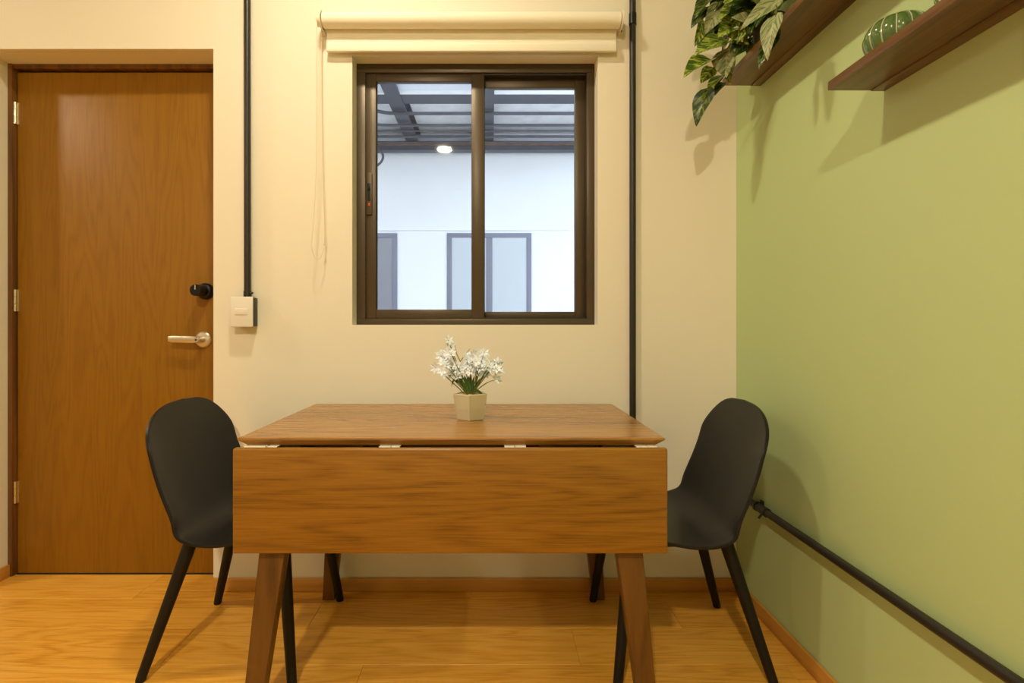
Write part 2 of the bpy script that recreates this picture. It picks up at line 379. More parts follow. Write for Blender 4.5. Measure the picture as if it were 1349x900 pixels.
# ------------------------------------------------------------------ window (two-leaf slider)
YW = 2.137
wn = empty('window_1', ((WX0+WX1)/2, YW, WZ0), 'bronze aluminium sliding window with two panes set in the cream wall', 'window', kind='structure')
def fr(name, u0, u1, v0, v1, y0, dy, mat='alu', parent=wn, yref=None, bev=0.0015):
    yr = yref or y0
    a, b_ = P(u0, v1, yr), P(u1, v0, yr)
    return obj(name, box(NB(), a.x, b_.x, y0, y0+dy, a.z, b_.z, bev), M[mat], parent)
zt, zb = WZ1, WZ0
FW = 0.036
obj('outer_frame_top', box(NB(), WX0, WX1, YW, YW+0.075, WZ1-FW, WZ1, 0.0015), M['alu'], wn)
obj('outer_frame_bottom', box(NB(), WX0, WX1, YW, YW+0.075, WZ0, WZ0+0.024, 0.0015), M['alu'], wn)
obj('outer_frame_side', box(NB(), WX0, WX0+FW, YW, YW+0.075, WZ0+0.024, WZ1-FW, 0.0015), M['alu'], wn)
obj('outer_frame_side', box(NB(), WX1-0.031, WX1, YW, YW+0.075, WZ0+0.024, WZ1-FW, 0.0015), M['alu'], wn)
# inner (left) sash in front, outer (right) sash behind it
def sash(x0, x1, z0, z1, y0, sl, sr, st, sb):
    s = obj('sash_stile', box(NB(), x0, x0+sl, y0, y0+0.028, z0, z1, 0.002), M['alu'], wn)
    obj('sash_stile', box(NB(), x1-sr, x1, y0, y0+0.028, z0, z1, 0.002), M['alu'], wn)
    obj('sash_rail', box(NB(), x0+sl, x1-sr, y0+0.002, y0+0.026, z1-st, z1, 0.001), M['alu'], wn)
    obj('sash_rail', box(NB(), x0+sl, x1-sr, y0+0.002, y0+0.026, z0, z0+sb, 0.001), M['alu'], wn)
    obj('pane', box(NB(), x0+sl-0.004, x1-sr+0.004, y0+0.012, y0+0.016, z0+sb-0.004, z1-st+0.004), M['glass'], wn, smooth=False)
    obj('gasket', box(NB(), x0+sl, x0+sl+0.004, y0+0.006, y0+0.012, z0+sb, z1-st), M['rubber'], wn)
    return s
xm0, xm1 = P(621, 0, YW+0.008).x, P(638, 0, YW+0.008).x
s1 = sash(WX0+FW, xm1, WZ0+0.024, WZ1-FW, YW+0.008, 0.041, xm1-xm0, 0.032, 0.038)
x2 = P(637.5, 0, YW+0.042).x
sash(x2-0.05, WX1-0.031, WZ0+0.024, WZ1-FW, YW+0.042, 0.05, 0.041, 0.042, 0.030)
obj('track', box(NB(), xm1, WX1-0.031, YW+0.010, YW+0.040, WZ1-FW-0.006, WZ1-FW), M['track'], wn)
obj('track', box(NB(), xm1, WX1-0.031, YW+0.010, YW+0.040, WZ0+0.024, WZ0+0.030), M['track'], wn)
a, b_ = P(482.5, 283, YW), P(490, 228, YW)
lk = obj('latch', box(NB(), a.x, b_.x, YW-0.001, YW+0.01, a.z, b_.z, 0.002), M['alu'], wn)
obj('latch_slot', box(NB(), a.x+0.005, b_.x-0.005, YW-0.002, YW, a.z+0.055, b_.z-0.055+0.01, 0.0005), M['rubber'], lk)
obj('latch_slider', box(NB(), a.x+0.006, b_.x-0.006, YW-0.008, YW, a.z+0.10, a.z+0.125, 0.001), M['black'], lk)
obj('latch_mark', box(NB(), a.x+0.008, b_.x-0.008, YW-0.003, YW, a.z+0.036, a.z+0.047, 0.0005), M['red'], lk)

# ------------------------------------------------------------------ courtyard outside
YO = 6.0
bm = NB(); box(bm, -3.4, 3.4, YO, YO+0.2, 0, 3.35); 
eo = obj('wall_courtyard_far', bm, M['ext'], smooth=False); tag(eo, 'white wall across the courtyard seen through the window', 'wall', kind='structure')
lt = obj('trim_1', box(NB(), -3.4, 3.4, YO-0.02, YO, H+126*YO/F, 3.2), M['ext'], smooth=False); tag(lt, 'slightly proud white upper band of the courtyard wall', 'trim', kind='structure')
tag(obj('wall_courtyard_left', box(NB(), -3.6, -3.4, D+TW, YO+0.2, 0, 3.35), M['ext'], smooth=False), 'white end wall of the courtyard beyond the door side', 'wall', kind='structure')
tag(obj('wall_courtyard_right', box(NB(), 3.4, 3.6, D+TW, YO+0.2, 0, 3.35), M['ext'], smooth=False), 'white end wall of the courtyard beyond the green wall side', 'wall', kind='structure')
tag(obj('floor_courtyard', box(NB(), -3.6, 3.6, D+TW, YO+0.2, -0.2, -0.06), M['paving'], smooth=False), 'pale paved courtyard floor', 'floor', kind='structure')
tag(obj('ceiling_courtyard', box(NB(), -3.4, 3.4, 4.72, YO, 3.2, 3.35), M['slab'], smooth=False), 'rough whitewashed concrete soffit over the courtyard', 'ceiling', kind='structure')
tag(obj('ceiling_sheet', box(NB(), -3.4, 3.4, 4.15, 4.80, 3.078, 3.10), M['sheet'], smooth=False), 'smooth pale blue grey roofing sheet at the courtyard roof edge', 'ceiling', kind='structure')
tag(obj('bright_line_strip', box(NB(), -3.4, 3.4, 4.612, 4.629, 3.05, 3.078), M['ext'], smooth=False), 'added thin white strip standing in for a bright line of light at the courtyard roofing sheet', 'trim', kind='structure')  # added white strip paints in the bright line at the beam edge
def ext_window(n, u0, u1, vtop, label, pane, mid=None):
    x0, x1 = (u0-U0)*YO/F, (u1-U0)*YO/F; z1 = H-(vtop-V0)*YO/F; z0 = 1.03
    e = empty('window_%d' % n, ((x0+x1)/2, YO, z0), label, 'window', kind='structure')
    t = 0.055
    obj('frame_top', box(NB(), x0, x1, YO-0.018, YO, z1-0.05, z1, 0.002), M['extframe'], e)
    obj('frame_bottom', box(NB(), x0, x1, YO-0.018, YO, z0, z0+0.04, 0.002), M['extframe'], e)
    obj('frame_side', box(NB(), x0, x0+t, YO-0.018, YO, z0+0.04, z1-0.05, 0.002), M['extframe'], e)
    obj('frame_side', box(NB(), x1-t, x1, YO-0.018, YO, z0+0.04, z1-0.05, 0.002), M['extframe'], e)
    xm = (x0+x1)/2
    obj('frame_mullion', box(NB(), xm-0.035, xm+0.035, YO-0.018, YO, z0+0.04, z1-0.05, 0.002), M['extframe'], e)
    obj('pane', box(NB(), x0+t, xm-0.035, YO-0.008, YO-0.001, z0+0.04, z1-0.05), M[pane], e, smooth=False)
    obj('pane', box(NB(), xm+0.035, x1-t, YO-0.008, YO-0.001, z0+0.04, z1-0.05), M[pane], e, smooth=False)
    return e
ext_window(2, 589, 700, 307.5, 'grey framed window with frosted panes in the white courtyard wall', 'frost')
ext_window(3, 412, 523.5, 307.5, 'grey framed window with dim grey panes in the white courtyard wall', 'greypane')
def beam_y(xc, label):
    bm = NB(); w_ = 0.065
    box(bm, xc-w_, xc+w_, 4.2, 5.98, 3.04, 3.0545); box(bm, xc-w_, xc+w_, 4.86, 5.98, 3.185, 3.2); box(bm, xc-0.006, xc+0.006, 4.86, 5.98, 3.0545, 3.185)
    tag(obj('steel_beam', bm, M['steel'], smooth=False), label, 'beam', 'grey steel beams under the courtyard roof')
beam_y(-0.865, 'grey steel beam running to the courtyard wall on the latch side of the window')
beam_y(-0.045, 'grey steel beam running to the courtyard wall behind the window meeting stile')
def beam_x(y0, y1, z0, z1, mat, label):
    tag(obj('steel_beam', box(NB(), -3.4, 3.4, y0, y1, z0, z1, 0.003), M[mat], smooth=False), label, 'beam', 'grey steel beams under the courtyard roof')
beam_x(4.63, 4.84, 3.055, 3.075, 'steel', 'grey cross beam where the concrete meets the pale roofing sheet')
beam_x(5.76, 5.80, 3.0, 3.04, 'rust', 'thin brown rusty bar above the white courtyard wall')
beam_x(5.80, 5.90, 2.955, 3.04, 'steel', 'deep grey cross beam in front of the white courtyard wall')
beam_x(5.90, 5.98, 2.98, 3.04, 'steel', 'grey steel angle on top of the white courtyard wall')
def conduit(v, yq, r, label, bend=None):
    z = H-(v-V0)*yq/F
    pts = [(3.39, yq, z)]
    if bend is None: pts += [(0, yq, z), (-3.39, yq, z)]
    else:
        xb = (bend-U0)*yq/F
        pts += [(xb, yq, z)] + [(xb-0.28*math.sin(a), yq-0.28*(1-math.cos(a)), z) for a in [k*math.pi/16 for k in range(1, 8)]] + [(xb-0.30, 4.3, z)]
    tag(obj('conduit', tube(NB(), pts, r, 10), M['steel']), label, 'conduit', 'conduits under the courtyard roof')
conduit(149.5, 4.96, 0.016, 'grey conduit under the courtyard roof closest to the roofing sheet, bent at one end', 522)
conduit(165, 5.24, 0.014, 'second grey bent conduit from the roofing sheet under the courtyard roof', 510)
conduit(172.5, 5.42, 0.009, 'thin grey straight conduit beside the two bent ones')
conduit(180, 5.56, 0.014, 'thick grey straight conduit between the thin one and the rusty bar')
conduit(187.5, 5.70, 0.012, 'grey straight conduit right beside the rusty bar')
c = P(496, 195, 5.2)
tag(obj('cable', tube(NB(), spline([(c.x-0.06, 5.36, 3.0), (c.x-0.02, 5.36, c.z+0.06), (c.x+0.03, 5.36, c.z-0.02), (c.x+0.0, 5.36, c.z-0.10), (c.x-0.10, 5.36, c.z-0.12), (c.x-0.2, 5.36, 3.0)], 6), 0.012, 8), M['steel']), 'short grey cable loop drooping from the courtyard conduits', 'cable')

# ------------------------------------------------------------------ ceiling lamps (they light the room)
for (loc, power, label) in LAMPS:
    e = empty('ceiling_lamp', loc, label, 'lamp', 'round ceiling lamps')
    r, h = 0.070, 0.020
    gm = emitmat('lit_lamp_glass', LAMP_COL, power)
    obj('diffuser', lathe(NB(), [(r*math.sin(a), -h*math.cos(a)) for a in [0.03+k*(math.pi/2-0.03)/9 for k in range(10)]], loc, 28), gm, e)
    obj('canopy', lathe(NB(), [(0.070, 0.001), (0.076, 0.001), (0.076, 0.012), (0.072, ZC-loc[2])], loc, 28), M['white'], e)
    obj('finial', lathe(NB(), [(0.008, -0.0195), (0.010, -0.030), (0.007, -0.042), (0.003, -0.048)], loc, 12), M['brass'], e)

# ------------------------------------------------------------------ roller blind
bl = empty('roller_blind', (-0.08, D, 2.08), 'cream roller blind rolled up above the window', 'blind')
xa, xb = -0.640, 0.486
obj('roll', lathe(NB(), [(0.020, xa), (0.0285, xa), (0.0285, xb), (0.020, xb)], (0, 2.020, 2.193), 32, 'x'), M['fabric'], bl)
bm = NB(); box(bm, xa+0.004, xb-0.008, 2.0455, 2.0475, 2.10, 2.197)
obj('blind_fabric', bm, M['fabric'], bl, smooth=False)
bm = NB(); box(bm, xa+0.003, xb-0.006, 2.039, 2.053, 2.086, 2.117, 0.004, 3)
obj('bottom_rail', bm, M['fabric'], bl)
for x, s in ((xa-0.006, -1), (xb+0.006, 1)):
    bm = NB()
    lathe(bm, [(0.034, -0.003), (0.034, 0.003)], (x, 2.018, 2.193), 28, 'x')
    box(bm, x-0.003, x+0.003, 2.018, D, 2.160, 2.225, 0.001)
    box(bm, min(x, x+s*0.018), max(x, x+s*0.018), D-0.003, D, 2.160, 2.225, 0.001)
    b1 = obj('bracket', bm, M['cream'], bl)
    obj('screw', lathe(NB(), [(0.005, D-0.004), (0.005, D-0.0032)], (x+s*0.010, 0, 2.18), 10, 'y'), M['rubber'], b1)
bm = NB()
x = xa-0.016
lathe(bm, [(0.024, x-0.006), (0.024, x+0.006)], (0, 2.018, 2.193), 24, 'x')
obj('chain_wheel', bm, M['cream'], bl)
loop = spline([(x, 1.992, 2.19), (x-0.002, 1.992, 1.9), (x-0.004, 1.993, 1.6), (x-0.014, 1.995, 1.42), (x-0.022, 2.0, 1.33), (x-0.008, 2.012, 1.285), (x+0.012, 2.03, 1.32), (x+0.012, 2.042, 1.42), (x+0.006, 2.044, 1.6), (x+0.001, 2.044, 1.9), (x, 2.044, 2.19)], 24)
bm = NB(); acc = 0; last = loop[0]
tube(bm, loop, 0.0008, 5)
for p in loop[1:]:
    seg = (p-last).length
    while acc + seg >= 0.0075:
        t = (0.0075-acc)/seg; q = last.lerp(p, t)
        bmesh.ops.create_icosphere(bm, subdivisions=1, radius=0.0023, matrix=Matrix.Translation(q))
        last = q; seg = (p-last).length; acc = 0
    acc += seg; last = p
ch = obj('bead_chain', bm, M['cream'], bl)
obj('chain_joiner', lathe(NB(), [(0.002, -0.010), (0.0045, -0.007), (0.0045, 0.007), (0.002, 0.010)], (x+0.0135, 2.036, 1.35), 12), M['white'], ch)

# ------------------------------------------------------------------ wall conduits and switch
cd = empty('wall_conduit', (-0.945, D, 1.14), 'black conduit pipe running down to the white light switch', 'conduit', 'black wall conduits')
obj('pipe', tube(NB(), [(-0.947, D-0.017, 2.93), (-0.945, D-0.017, 1.145)], 0.0125, 16), M['pipe'], cd)
obj('connector', tube(NB(), [(-0.945, D-0.017, 1.144), (-0.945, D-0.017, 1.166)], 0.0145, 16), M['pipe'], cd)
obj('set_screw', tube(NB(), [(-0.935, D-0.022, 1.158), (-0.920, D-0.028, 1.158)], 0.004, 8), M['pipe'], cd)
obj('pipe_clamp', tube(NB(), [(-0.947, D-0.017, 2.5), (-0.947, D-0.017, 2.53)], 0.016, 16), M['pipe'], cd)
cd = empty('wall_conduit', (0.545, D, 0.05), 'black conduit pipe running down the cream wall behind the table', 'conduit', 'black wall conduits')
obj('pipe', tube(NB(), [(0.545, D-0.0145, 2.93), (0.545, D-0.0145, 0.055)], 0.0122, 16), M['pipe'], cd)
z = H-(25-V0)*2.055/F
obj('coupler', tube(NB(), [(0.545, D-0.0145, z-0.022), (0.545, D-0.0145, z+0.022)], 0.0145, 16), M['black'], cd)
cd = empty('wall_conduit', (XR, 1.2, 0.385), 'black conduit pipe running level along the green wall', 'conduit', 'black wall conduits')
obj('pipe', tube(NB(), [(XR-0.020, 1.99, 0.397), (XR-0.020, -1.5, 0.397)], 0.0125, 16), M['pipe'], cd)
obj('coupler', tube(NB(), [(XR-0.020, 1.80, 0.397), (XR-0.020, 1.855, 0.397)], 0.0155, 16), M['pipe'], cd)
bm = NB(); tube(bm, [(XR-0.020, 1.862, 0.397), (XR-0.020, 1.874, 0.397)], 0.0165, 16); box(bm, XR-0.006, XR, 1.858, 1.878, 0.377, 0.417, 0.001)
obj('pipe_clamp', bm, M['pipe'], cd)
obj('set_screw', tube(NB(), [(XR-0.030, 1.82, 0.385), (XR-0.040, 1.82, 0.372)], 0.004, 8), M['pipe'], cd)
sw = empty('light_switch', (-0.952, D, 1.027), 'white square light switch in a surface box beside the door', 'switch')
obj('switch_box', box(NB(), -0.990, -0.9125, D-0.046, D, 1.030, 1.140, 0.003), M['pipe'], sw)
obj('cover_plate', box(NB(), -0.9945, -0.9095, D-0.052, D-0.0455, 1.027, 1.143, 0.003, 3), M['white'], sw)
obj('rocker', box(NB(), -0.977, -0.928, D-0.0545, D-0.0515, 1.074, 1.098, 0.0012), M['white'], sw)

# ------------------------------------------------------------------ drop-leaf table
TX0, TX1, TY0, TY1, TZ = -0.664, 0.452, 1.381, 1.990, 0.740
tx = (TX0+TX1)/2; ty = (TY0+TY1)/2
tb = empty('dining_table', (tx, ty, 0), 'walnut drop leaf dining table with tapered splayed legs, one leaf folded down', 'table')
def topslab(bm, x0, x1, y0, y1, z0, z1, inset, cr):
    def outline(d, z):
        r = cr; pts = []
        X0, X1, Y0, Y1 = x0+d, x1-d, y0+d*0.35, y1-d*0.35
        pts = [(X0+0.004, Y0), (X1-0.004, Y0), (X1, Y0+0.004), (X1, Y1-r), (X1-r*0.3, Y1-r*0.3), (X1-r, Y1), (X0+r, Y1), (X0+r*0.3, Y1-r*0.3), (X0, Y1-r), (X0, Y0+0.004)]
        return [bm.verts.new((p[0], p[1], z)) for p in pts]
    lev = [outline(inset, z0), outline(inset*0.35, z0+(z1-z0)*0.45), outline(0, z0+(z1-z0)*0.72), outline(0.001, z1-0.002), outline(0.005, z1)]
    bm.faces.new(lev[0][::-1]); bm.faces.new(lev[-1])
    n = len(lev[0])
    for a, b_ in zip(lev, lev[1:]):
        for k in range(n): bm.faces.new((a[k], a[(k+1)%n], b_[(k+1)%n], b_[k]))
bm = NB(); topslab(bm, TX0, TX1, TY0, TY1, TZ-0.020, TZ, 0.022, 0.014)
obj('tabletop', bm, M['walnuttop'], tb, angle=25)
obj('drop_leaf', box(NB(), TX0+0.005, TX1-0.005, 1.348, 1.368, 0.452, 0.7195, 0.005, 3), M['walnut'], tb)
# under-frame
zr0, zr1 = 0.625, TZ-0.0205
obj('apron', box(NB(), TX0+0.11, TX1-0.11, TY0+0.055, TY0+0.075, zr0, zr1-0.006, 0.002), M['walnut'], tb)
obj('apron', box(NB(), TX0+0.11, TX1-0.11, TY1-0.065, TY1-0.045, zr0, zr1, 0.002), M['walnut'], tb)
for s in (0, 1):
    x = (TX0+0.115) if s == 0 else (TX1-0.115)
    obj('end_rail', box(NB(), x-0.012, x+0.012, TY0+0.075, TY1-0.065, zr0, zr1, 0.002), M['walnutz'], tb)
for u in (469, 718, 828):
    x = (u-U0)*1.40/F
    obj('support_block', box(NB(), x-0.018, x+0.018, TY0+0.02, TY0+0.055, zr1-0.05, zr1, 0.001), M['walnut'], tb)
for u0, u1 in ((324, 353), (355, 368), (500, 516), (516, 528), (664, 678), (678, 693), (836, 852), (852, 864)):
    xa_, xb_ = (u0-U0)*1.385/F, (u1-U0)*1.385/F
    bm = NB(); box(bm, xa_+0.0005, xb_-0.0005, TY0+0.004, TY0+0.05, zr1-0.0025, zr1, 0.0004, 1)
    box(bm, xa_+0.0005, xb_-0.0005, 1.369, 1.372, 0.66, zr1-0.002, 0.0004, 1)
    tube(bm, [(xa_+0.001, 1.374, zr1-0.0055), (xb_-0.001, 1.374, zr1-0.0055)], 0.0055, 10)
    obj('hinge', bm, M['hinge'], tb)
def tleg(sx, sy):
    bx_, by_ = tx+sx*0.509, ty+sy*0.328; tx_, ty_ = tx+sx*0.4365, ty+sy*0.262
    wb_, wt = 0.0225, 0.041; db_, dt = 0.018, 0.024
    bot = [(bx_-wb_, by_-db_, 0), (bx_+wb_, by_-db_, 0), (bx_+wb_, by_+db_, 0), (bx_-wb_, by_+db_, 0)]
    top = [(tx_-wt, ty_-dt, zr1), (tx_+wt, ty_-dt, zr1), (tx_+wt, ty_+dt, zr1), (tx_-wt, ty_+dt, zr1)]
    return hexa(NB(), bot, top, 0.004)
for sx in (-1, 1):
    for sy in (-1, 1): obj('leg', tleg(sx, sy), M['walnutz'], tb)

# ------------------------------------------------------------------ shell chairs
def make_chair():
    root = empty('dining_chair', (0, 0, 0), '', 'chair', 'black shell chairs at the table')
    prof = spline([Vector(p) for p in ((0.240,0,0.408),(0.228,0,0.421),(0.18,0,0.424),(0.08,0,0.408),(-0.02,0,0.394),(-0.085,0,0.394),(-0.143,0,0.424),(-0.180,0,0.50),(-0.210,0,0.60),(-0.232,0,0.70),(-0.245,0,0.789))], 12)
    L = [0.0]
    for a, b_ in zip(prof, prof[1:]): L.append(L[-1]+(b_-a).length)
    tot = L[-1]
    def at(s):
        s = max(0, min(tot, s))
        for i in range(len(L)-1):
            if L[i+1] >= s:
                t = (s-L[i])/max(1e-9, L[i+1]-L[i]); return prof[i].lerp(prof[i+1], t)
        return prof[-1]
    def interp(tab, q):
        for (a, va), (b_, vb) in zip(tab, tab[1:]):
            if q <= b_:
                t = (q-a)/(b_-a); t = t*t*(3-2*t); return va+(vb-va)*t
        return tab[-1][1]
    ns, nt_ = 72, 21
    bm = NB(); grid = []
    uvv = []
    for i in range(ns+1):
        t = i/ns
        s = tot*(0.5-0.5*math.cos(math.pi*t))*0.75 + tot*t*0.25
        q = s/tot
        p = at(s); tg = (at(s+0.006)-at(s-0.006)).normalized()
        nrm = Vector((tg.z, 0, -tg.x))      # towards the sitter
        if nrm.z < 0 and q < 0.4: nrm = -nrm
        wv = interp([(0, 0.205), (0.2, 0.238), (0.45, 0.250), (0.60, 0.246), (0.82, 0.242), (1, 0.225)], q)
        a0, a1 = s, tot-s
        if a0 < 0.11: wv *= (max(0.0, 1-((0.11-a0)/0.11)**2.6))**(1/2.6)
        if a1 < 0.165: wv *= (max(0.0, 1-((0.165-a1)/0.165)**2.7))**(1/2.6)
        wv = max(wv, 0.002)
        k = interp([(0, -0.004), (0.12, 0.002), (0.3, 0.006), (0.45, 0.018), (0.58, 0.036), (0.8, 0.028), (1, 0.010)], q)
        rowv = []
        for jx in range(nt_):
            tt = -1+2*jx/(nt_-1)
            tt = math.sin(tt*math.pi/2)*0.6+tt*0.4
            yv = wv*tt
            rel = abs(yv)/0.24
            rowv.append(bm.verts.new(p + Vector((0, yv, 0)) + nrm*(k*rel**2.3)))
        grid.append(rowv)
    for r0, r1 in zip(grid, grid[1:]):
        for jx in range(nt_-1): bm.faces.new((r0[jx], r0[jx+1], r1[jx+1], r1[jx]))
    sh = obj('seat_shell', bm, M['black'], root, angle=80)
    so = sh.modifiers.new('thickness', 'SOLIDIFY'); so.thickness = 0.009; so.offset = 0.0
    bv = sh.modifiers.new('rim', 'BEVEL'); bv.width = 0.0025; bv.segments = 2; bv.limit_method = 'ANGLE'; bv.angle_limit = math.radians(50)
    bm = NB()
    hexa(bm, [(-0.13,-0.13,0.362), (0.15,-0.15,0.362), (0.15,0.15,0.362), (-0.13,0.13,0.362)], [(-0.10,-0.15,0.386), (0.16,-0.17,0.394), (0.16,0.17,0.394), (-0.10,0.15,0.386)], 0.005)
    obj('seat_frame', bm, M['blackleg'], root)
    for (fx, fy, ux, uy) in ((-0.24, 0.2175, -0.128, 0.145), (0.210, 0.240, 0.158, 0.172)):
        for s in (-1, 1):
            lg = obj('leg', tube(NB(), [(fx, s*fy, 0.0), (fx+(ux-fx)*0.015, s*(fy+(uy-fy)*0.015), 0.006), (ux, s*uy, 0.390)], [0.0125, 0.0135, 0.0200], 18), M['blackleg'], root)
    return root
ch1 = make_chair()
ch1['label'] = 'black shell dining chair at the table end beside the brown door'
ch2 = copy_tree(ch1)
ch2['label'] = 'black shell dining chair at the table end beside the green wall'
ch1.location = (-0.780, 1.757, 0); ch1.rotation_euler = (0, 0, 0)
ch2.location = (0.578, 1.745, 0); ch2.rotation_euler = (0, 0, math.pi-math.radians(2.5))

# ------------------------------------------------------------------ flower pot on the table
c = P(620, 550, 1.665); cx, cy = c.x, 1.665
fp = empty('flower_pot', (cx, cy, TZ), 'small white flowering plant in a beige faceted pot on the table', 'plant')
def ngon(bm, r, z, n, rot): return [bm.verts.new((cx+r*math.cos(2*math.pi*k/n+rot), cy+r*math.sin(2*math.pi*k/n+rot), z)) for k in range(n)]
bm = NB(); rot = -math.pi/2-0.04; n = 5
lv = [ngon(bm, r, TZ+z, n, rot) for r, z in ((0.036, 0.0), (0.042, 0.001), (0.050, 0.035), (0.0555, 0.079), (0.054, 0.081), (0.048, 0.081), (0.044, 0.068))]
bm.faces.new(lv[0][::-1]); bm.faces.new(lv[-1])
for a, b_ in zip(lv, lv[1:]):
    for k in range(n): bm.faces.new((a[k], a[(k+1)%n], b_[(k+1)%n], b_[k]))
obj('pot', bm, M['pot'], fp, smooth=False)
bm = NB(); rng = random.Random(3)
for k in range(110):
    a, r = rng.uniform(0, 6.28), 0.040*math.sqrt(rng.random())
    bmesh.ops.create_icosphere(bm, subdivisions=1, radius=rng.uniform(0.003, 0.006), matrix=Matrix.Translation((cx+r*math.cos(a), cy+r*math.sin(a), TZ+0.072+rng.uniform(0, 0.004))))
g = obj('gravel', bm, M['gravel'], fp); g['kind'] = 'stuff'
base = Vector((cx, cy, TZ+0.07))
def FP(x, y, dy=0.0):     # position from the 900px crop of photo region 540..700 x 420..580
    return P(540+x*160/900, 420+y*160/900, cy+dy)
# blossom mesh: six narrow pointed petals, slightly cupped
def blossom_mesh():
    bm = NB()
    for k in range(6):
        a = k*math.pi/3; ca, sa = math.cos(a), math.sin(a)
        def q(l, w_, h): return bm.verts.new((l*ca-w_*sa, l*sa+w_*ca, h))
        c0 = q(0.002, 0, 0.0); l1, r1 = q(0.011, 0.0056, 0.004), q(0.011, -0.0056, 0.004); m1 = q(0.012, 0, 0.0022); tip = q(0.021, 0, 0.0045)
        for f in ((c0, r1, m1), (c0, m1, l1), (m1, r1, tip), (m1, tip, l1)): bm.faces.new(f)
    return bm
proto = None
spots = [(285,158),(298,205),(240,268),(280,250),(305,262),(262,300),(300,318),(248,330),(270,345),(300,350),(188,362),(240,390),(262,402),(290,410),(330,370),(350,345),(370,390),(345,405),(390,360),(410,385),(360,425),(440,270),(470,260),(500,280),(420,300),(455,310),(490,315),(520,300),(440,345),(475,350),(510,345),(530,330),(450,390),(490,380),(525,370),(540,390),(560,405),(500,410),(552,245),(556,275),(590,340),(620,330),(650,320),(665,350),(610,370),(640,375),(580,365),(660,385),(640,450),(545,262),(230,275),(415,350)]
rng = random.Random(11)
stems = NB()
for i, (x, y) in enumerate(spots):
    dy = rng.uniform(-0.035, 0.035)
    p = FP(x, y, dy)
    if proto is None:
        proto = obj('blossom', blossom_mesh(), M['petal'], fp, smooth=False, center=False); o = proto
    else:
        o = proto.copy(); COL.objects.link(o); o.parent = fp
    o.location = p - fp.location
    s = rng.uniform(0.75, 1.1); o.scale = (s, s, s)
    nv = Vector((rng.uniform(-0.8, 0.8), -1.0+rng.uniform(-0.2, 0.6), rng.uniform(-0.1, 1.0)))
    o.rotation_euler = nv.to_track_quat('Z', 'X').to_euler(); 
    if i % 2 == 0 or y < 250:
        b0 = base + Vector((rng.uniform(-0.012, 0.012), rng.uniform(-0.012, 0.012), 0))
        mid = b0.lerp(p, 0.55) + Vector(((p.x-cx)*0.1, 0, 0.012))
        tube(stems, spline([b0, mid, p], 5), [0.0016]*6+[0.0010]*5, 5)
    if i % 4 == 1:
        bmesh.ops.create_icosphere(stems, subdivisions=1, radius=0.0024, matrix=Matrix.Translation(p+Vector((0.004, -0.006, -0.004))))
for (a, b_, e) in (((375,320),(345,255),(335,195)), ((375,315),(400,280),(445,222)), ((560,350),(620,345),(690,320)), ((470,540),(510,470),(548,415))):
    tube(stems, spline([FP(*a), FP(*b_), FP(*e)], 5), [0.0013]*6+[0.0007]*5, 5)
obj('stems', stems, M['stem'], fp)
def blade(pts, wmax, lean=0.0):
    bm = NB(); sp = spline(pts, 6); n = len(sp); L_, R_, C_ = [], [], []
    for i, p in enumerate(sp):
        t = i/(n-1); w_ = wmax*math.sin(math.pi*min(1, 0.12+0.88*t))**0.8 if t < 1 else 0.0004
        tg = (sp[min(i+1, n-1)]-sp[max(i-1, 0)]).normalized()
        sd = tg.cross(Vector((lean, -1, 0.3))).normalized()
        L_.append(bm.verts.new(p-sd*w_)); R_.append(bm.verts.new(p+sd*w_)); C_.append(bm.verts.new(p+Vector((0, 0.002, -0.001))))
    for i in range(n-1):
        bm.faces.new((L_[i], C_[i], C_[i+1], L_[i+1])); bm.faces.new((C_[i], R_[i], R_[i+1], C_[i+1]))
    return bm
for pts, w_ in ((((440,550),(410,500),(385,455),(420,430)), 0.006), (((440,550),(390,490),(330,455),(308,500)), 0.007), (((445,550),(430,470),(430,400)), 0.008), (((455,545),(465,480),(480,420)), 0.007),
                (((460,540),(505,535),(540,580),(560,640)), 0.0065), (((440,545),(420,470),(400,420)), 0.007), (((450,548),(445,480),(450,430)), 0.008), (((440,545),(395,505),(355,470)), 0.006), (((450,548),(480,500),(520,440)), 0.004)):
    obj('blade', blade([FP(x, y, -0.004-0.001*k*6) for k, (x, y) in enumerate(pts)], w_*0.6), M['blade'], fp)

# ------------------------------------------------------------------ shelves on the green wall
def shelf(yfar, ynear, zbot, depth, label):
    e = empty('wall_shelf', (XR, (yfar+ynear)/2, zbot), label, 'shelf', 'walnut wall shelves')
    obj('board', box(NB(), XR-depth, XR, ynear, yfar, zbot, zbot+0.021, 0.0015), M['shelf'], e)
    obj('wall_batten', box(NB(), XR-0.034, XR-0.0, ynear+0.002, yfar-0.0005, zbot-0.0012, zbot-0.0001, 0.0004), M['shelf'], e)
    return e
shelf(1.886, 0.98, 1.884, 0.136, 'walnut wall shelf holding the trailing leafy plant')
shelf(1.290, 0.40, 1.602, 0.138, 'walnut wall shelf holding the ribbed green ornament')
SZ1, SZ2 = 1.905, 1.623
